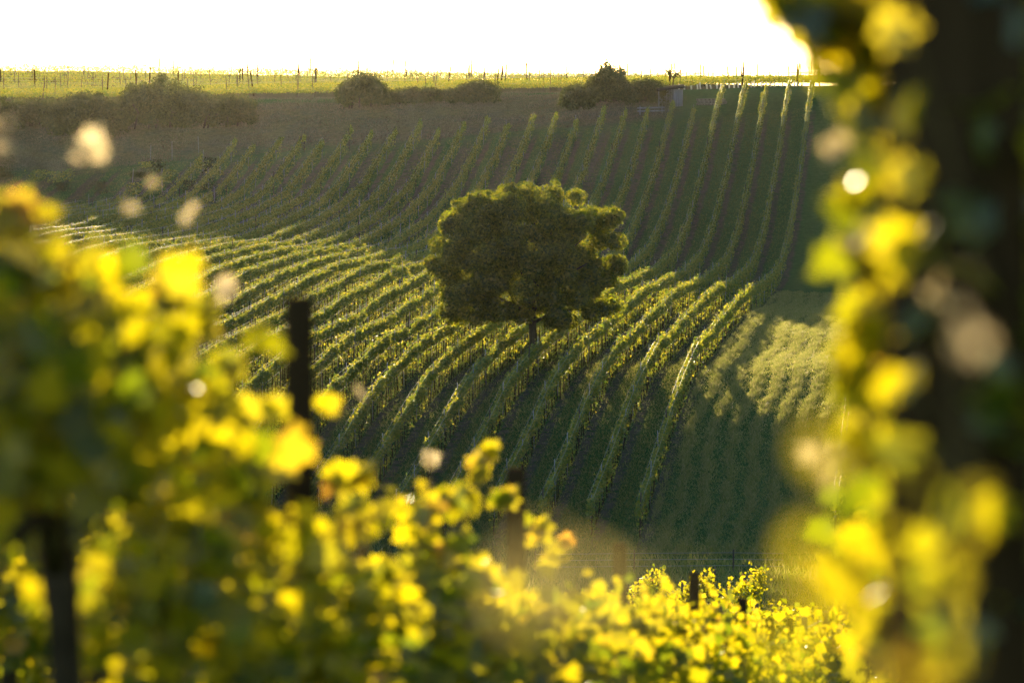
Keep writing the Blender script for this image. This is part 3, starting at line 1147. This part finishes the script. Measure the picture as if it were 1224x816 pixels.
for row in SHOOTS:
    if row[0] == 1 and row[6] == 'g':
        row = (1, row[1], row[2], row[3] * .9, int(row[4] * 1.5), row[5] * .78, 'g')
    if row[0] == 0:
        row = (0, row[1] + 12, row[2], row[3] * .9, int(row[4] * 1.2), row[5] * .68, row[6], row[7] if len(row) > 7 else 6.2)
    j, px = row[0], row[1]
    D = row[7] if j == 0 else 8400.0 / (1146 - px)
    i = min(range(len(vines[j])), key=lambda k: abs(vines[j][k][0] - D))
    per_vine.setdefault((j, i, row[6]), []).append((D, row))
for (j, i, kind), rows in per_vine.items():
    root = vobj[j][i]
    r = np.random.default_rng(900 + i + 50 * j)
    P, Sz = [], []
    g = Geo()
    for D, row in rows:
        px, py, spd, n_, sz = row[1:6]
        c = wxyz(px, py, D)
        sp_ = spd / F * D
        P.append(c + r.normal(0, 1, (n_, 3)) * np.array([sp_, max(sp_, .07), sp_]) * .8)
        Sz.append(r.uniform(.8, 1.15, n_) * sz)
        b = np.array([root.location[0] + r.normal(0, .06), root.location[1] + r.normal(0, .1), root.location[2] + 1.25])
        if c[2] > b[2] - .1:
            m_ = (b + c) / 2 + np.array([0, 0, .04])
            g.tube([b, m_, c + np.array([0, 0, .01])], [.005, .0035, .0015], 4)
    Mi = root.matrix_basis.inverted()
    from mathutils import Matrix
    P, Sz = np.vstack(P), np.concatenate(Sz)
    nrm = rand_dirs(len(P), r) * .8 + np.array([0, -.6 if j else -.1, .2])
    nrm /= np.linalg.norm(nrm, axis=1)[:, None]
    V, T = lobed_leaves(P, Sz, r, nrm)
    inv = (Matrix.Translation(root.location) @ root.rotation_euler.to_matrix().to_4x4() @ Matrix.Diagonal((*root.scale, 1))).inverted()
    me = mesh("shoot_leaves", V, T, M_VINE_NEAR if kind == 'g' else M_DRY)
    me.transform(inv)
    link("shoot_leaves" if kind == 'g' else "dry_leaves", me, root)
    if g.n:
        me = g.mesh("long_shoot", M_CANE)
        me.transform(inv)
        link("long_shoot", me, root)

# thin shoots right in front of the lens, blurred to ghosts
for lab, bx, D, mat_, sz, pts in [
    ("pale golden blurred shoot close to the lens, low in the middle", 690, 1.45, M_GHOST, (.008, .018),
     [(655, 690, 20, 2), (640, 665, 12, 1), (690, 690, 14, 1), (610, 705, 14, 1), (720, 730, 20, 2), (770, 715, 12, 1)]),
    ("olive and brown blurred shoot close to the lens, low at right below the dark post", 1080, 1.9, M_VINE_NEAR, (.014, .028),
     [(1000, 560, 14, 1), (1020, 710, 30, 2), (965, 690, 16, 1), (1070, 660, 24, 1), (1090, 780, 36, 3), (985, 790, 26, 2)]),
    ("blurred shoot with a few lit leaves hanging across the dark post at right", 1150, 2.6, M_VINE_NEAR, (.014, .026),
     [(1155, 590, 10, 1), (1160, 640, 12, 1), (1150, 690, 12, 1), (1120, 560, 10, 1), (1165, 760, 16, 2)]),
    ("blurred dry shoot with pale brown leaves across the dark post at right", 1160, 2.9, M_DRY, (.016, .028),
     [(1152, 385, 8, 1), (1148, 318, 8, 1), (1158, 400, 6, 1)])]:
    r = np.random.default_rng(bx)
    b = np.array([at(bx, D), D, gz(at(bx, D), D)])
    root = empty("vine_shoot", tuple(b), lab, "shoot", "shoots close to the lens")
    P = []
    for px, py, spd, n_ in pts:
        c = wxyz(px, py, D) - b
        g = Geo()
        g.tube([(0, 0, -.05), (c[0] * .3, r.normal(0, .05), c[2] * .55), (c[0] * .8, 0, c[2] * .92), c], [.004, .003, .002, .001], 4)
        link("stalk", g.mesh("stalk", M_CANE), root)
        P.append(c + r.normal(0, 1, (n_, 3)) * np.array([1, 2, 1]) * spd / F * D)
    P = np.vstack(P)
    V, T = lobed_leaves(P, r.uniform(*sz, len(P)), r)
    link("leaves", mesh("leaves", V, T, mat_), root)
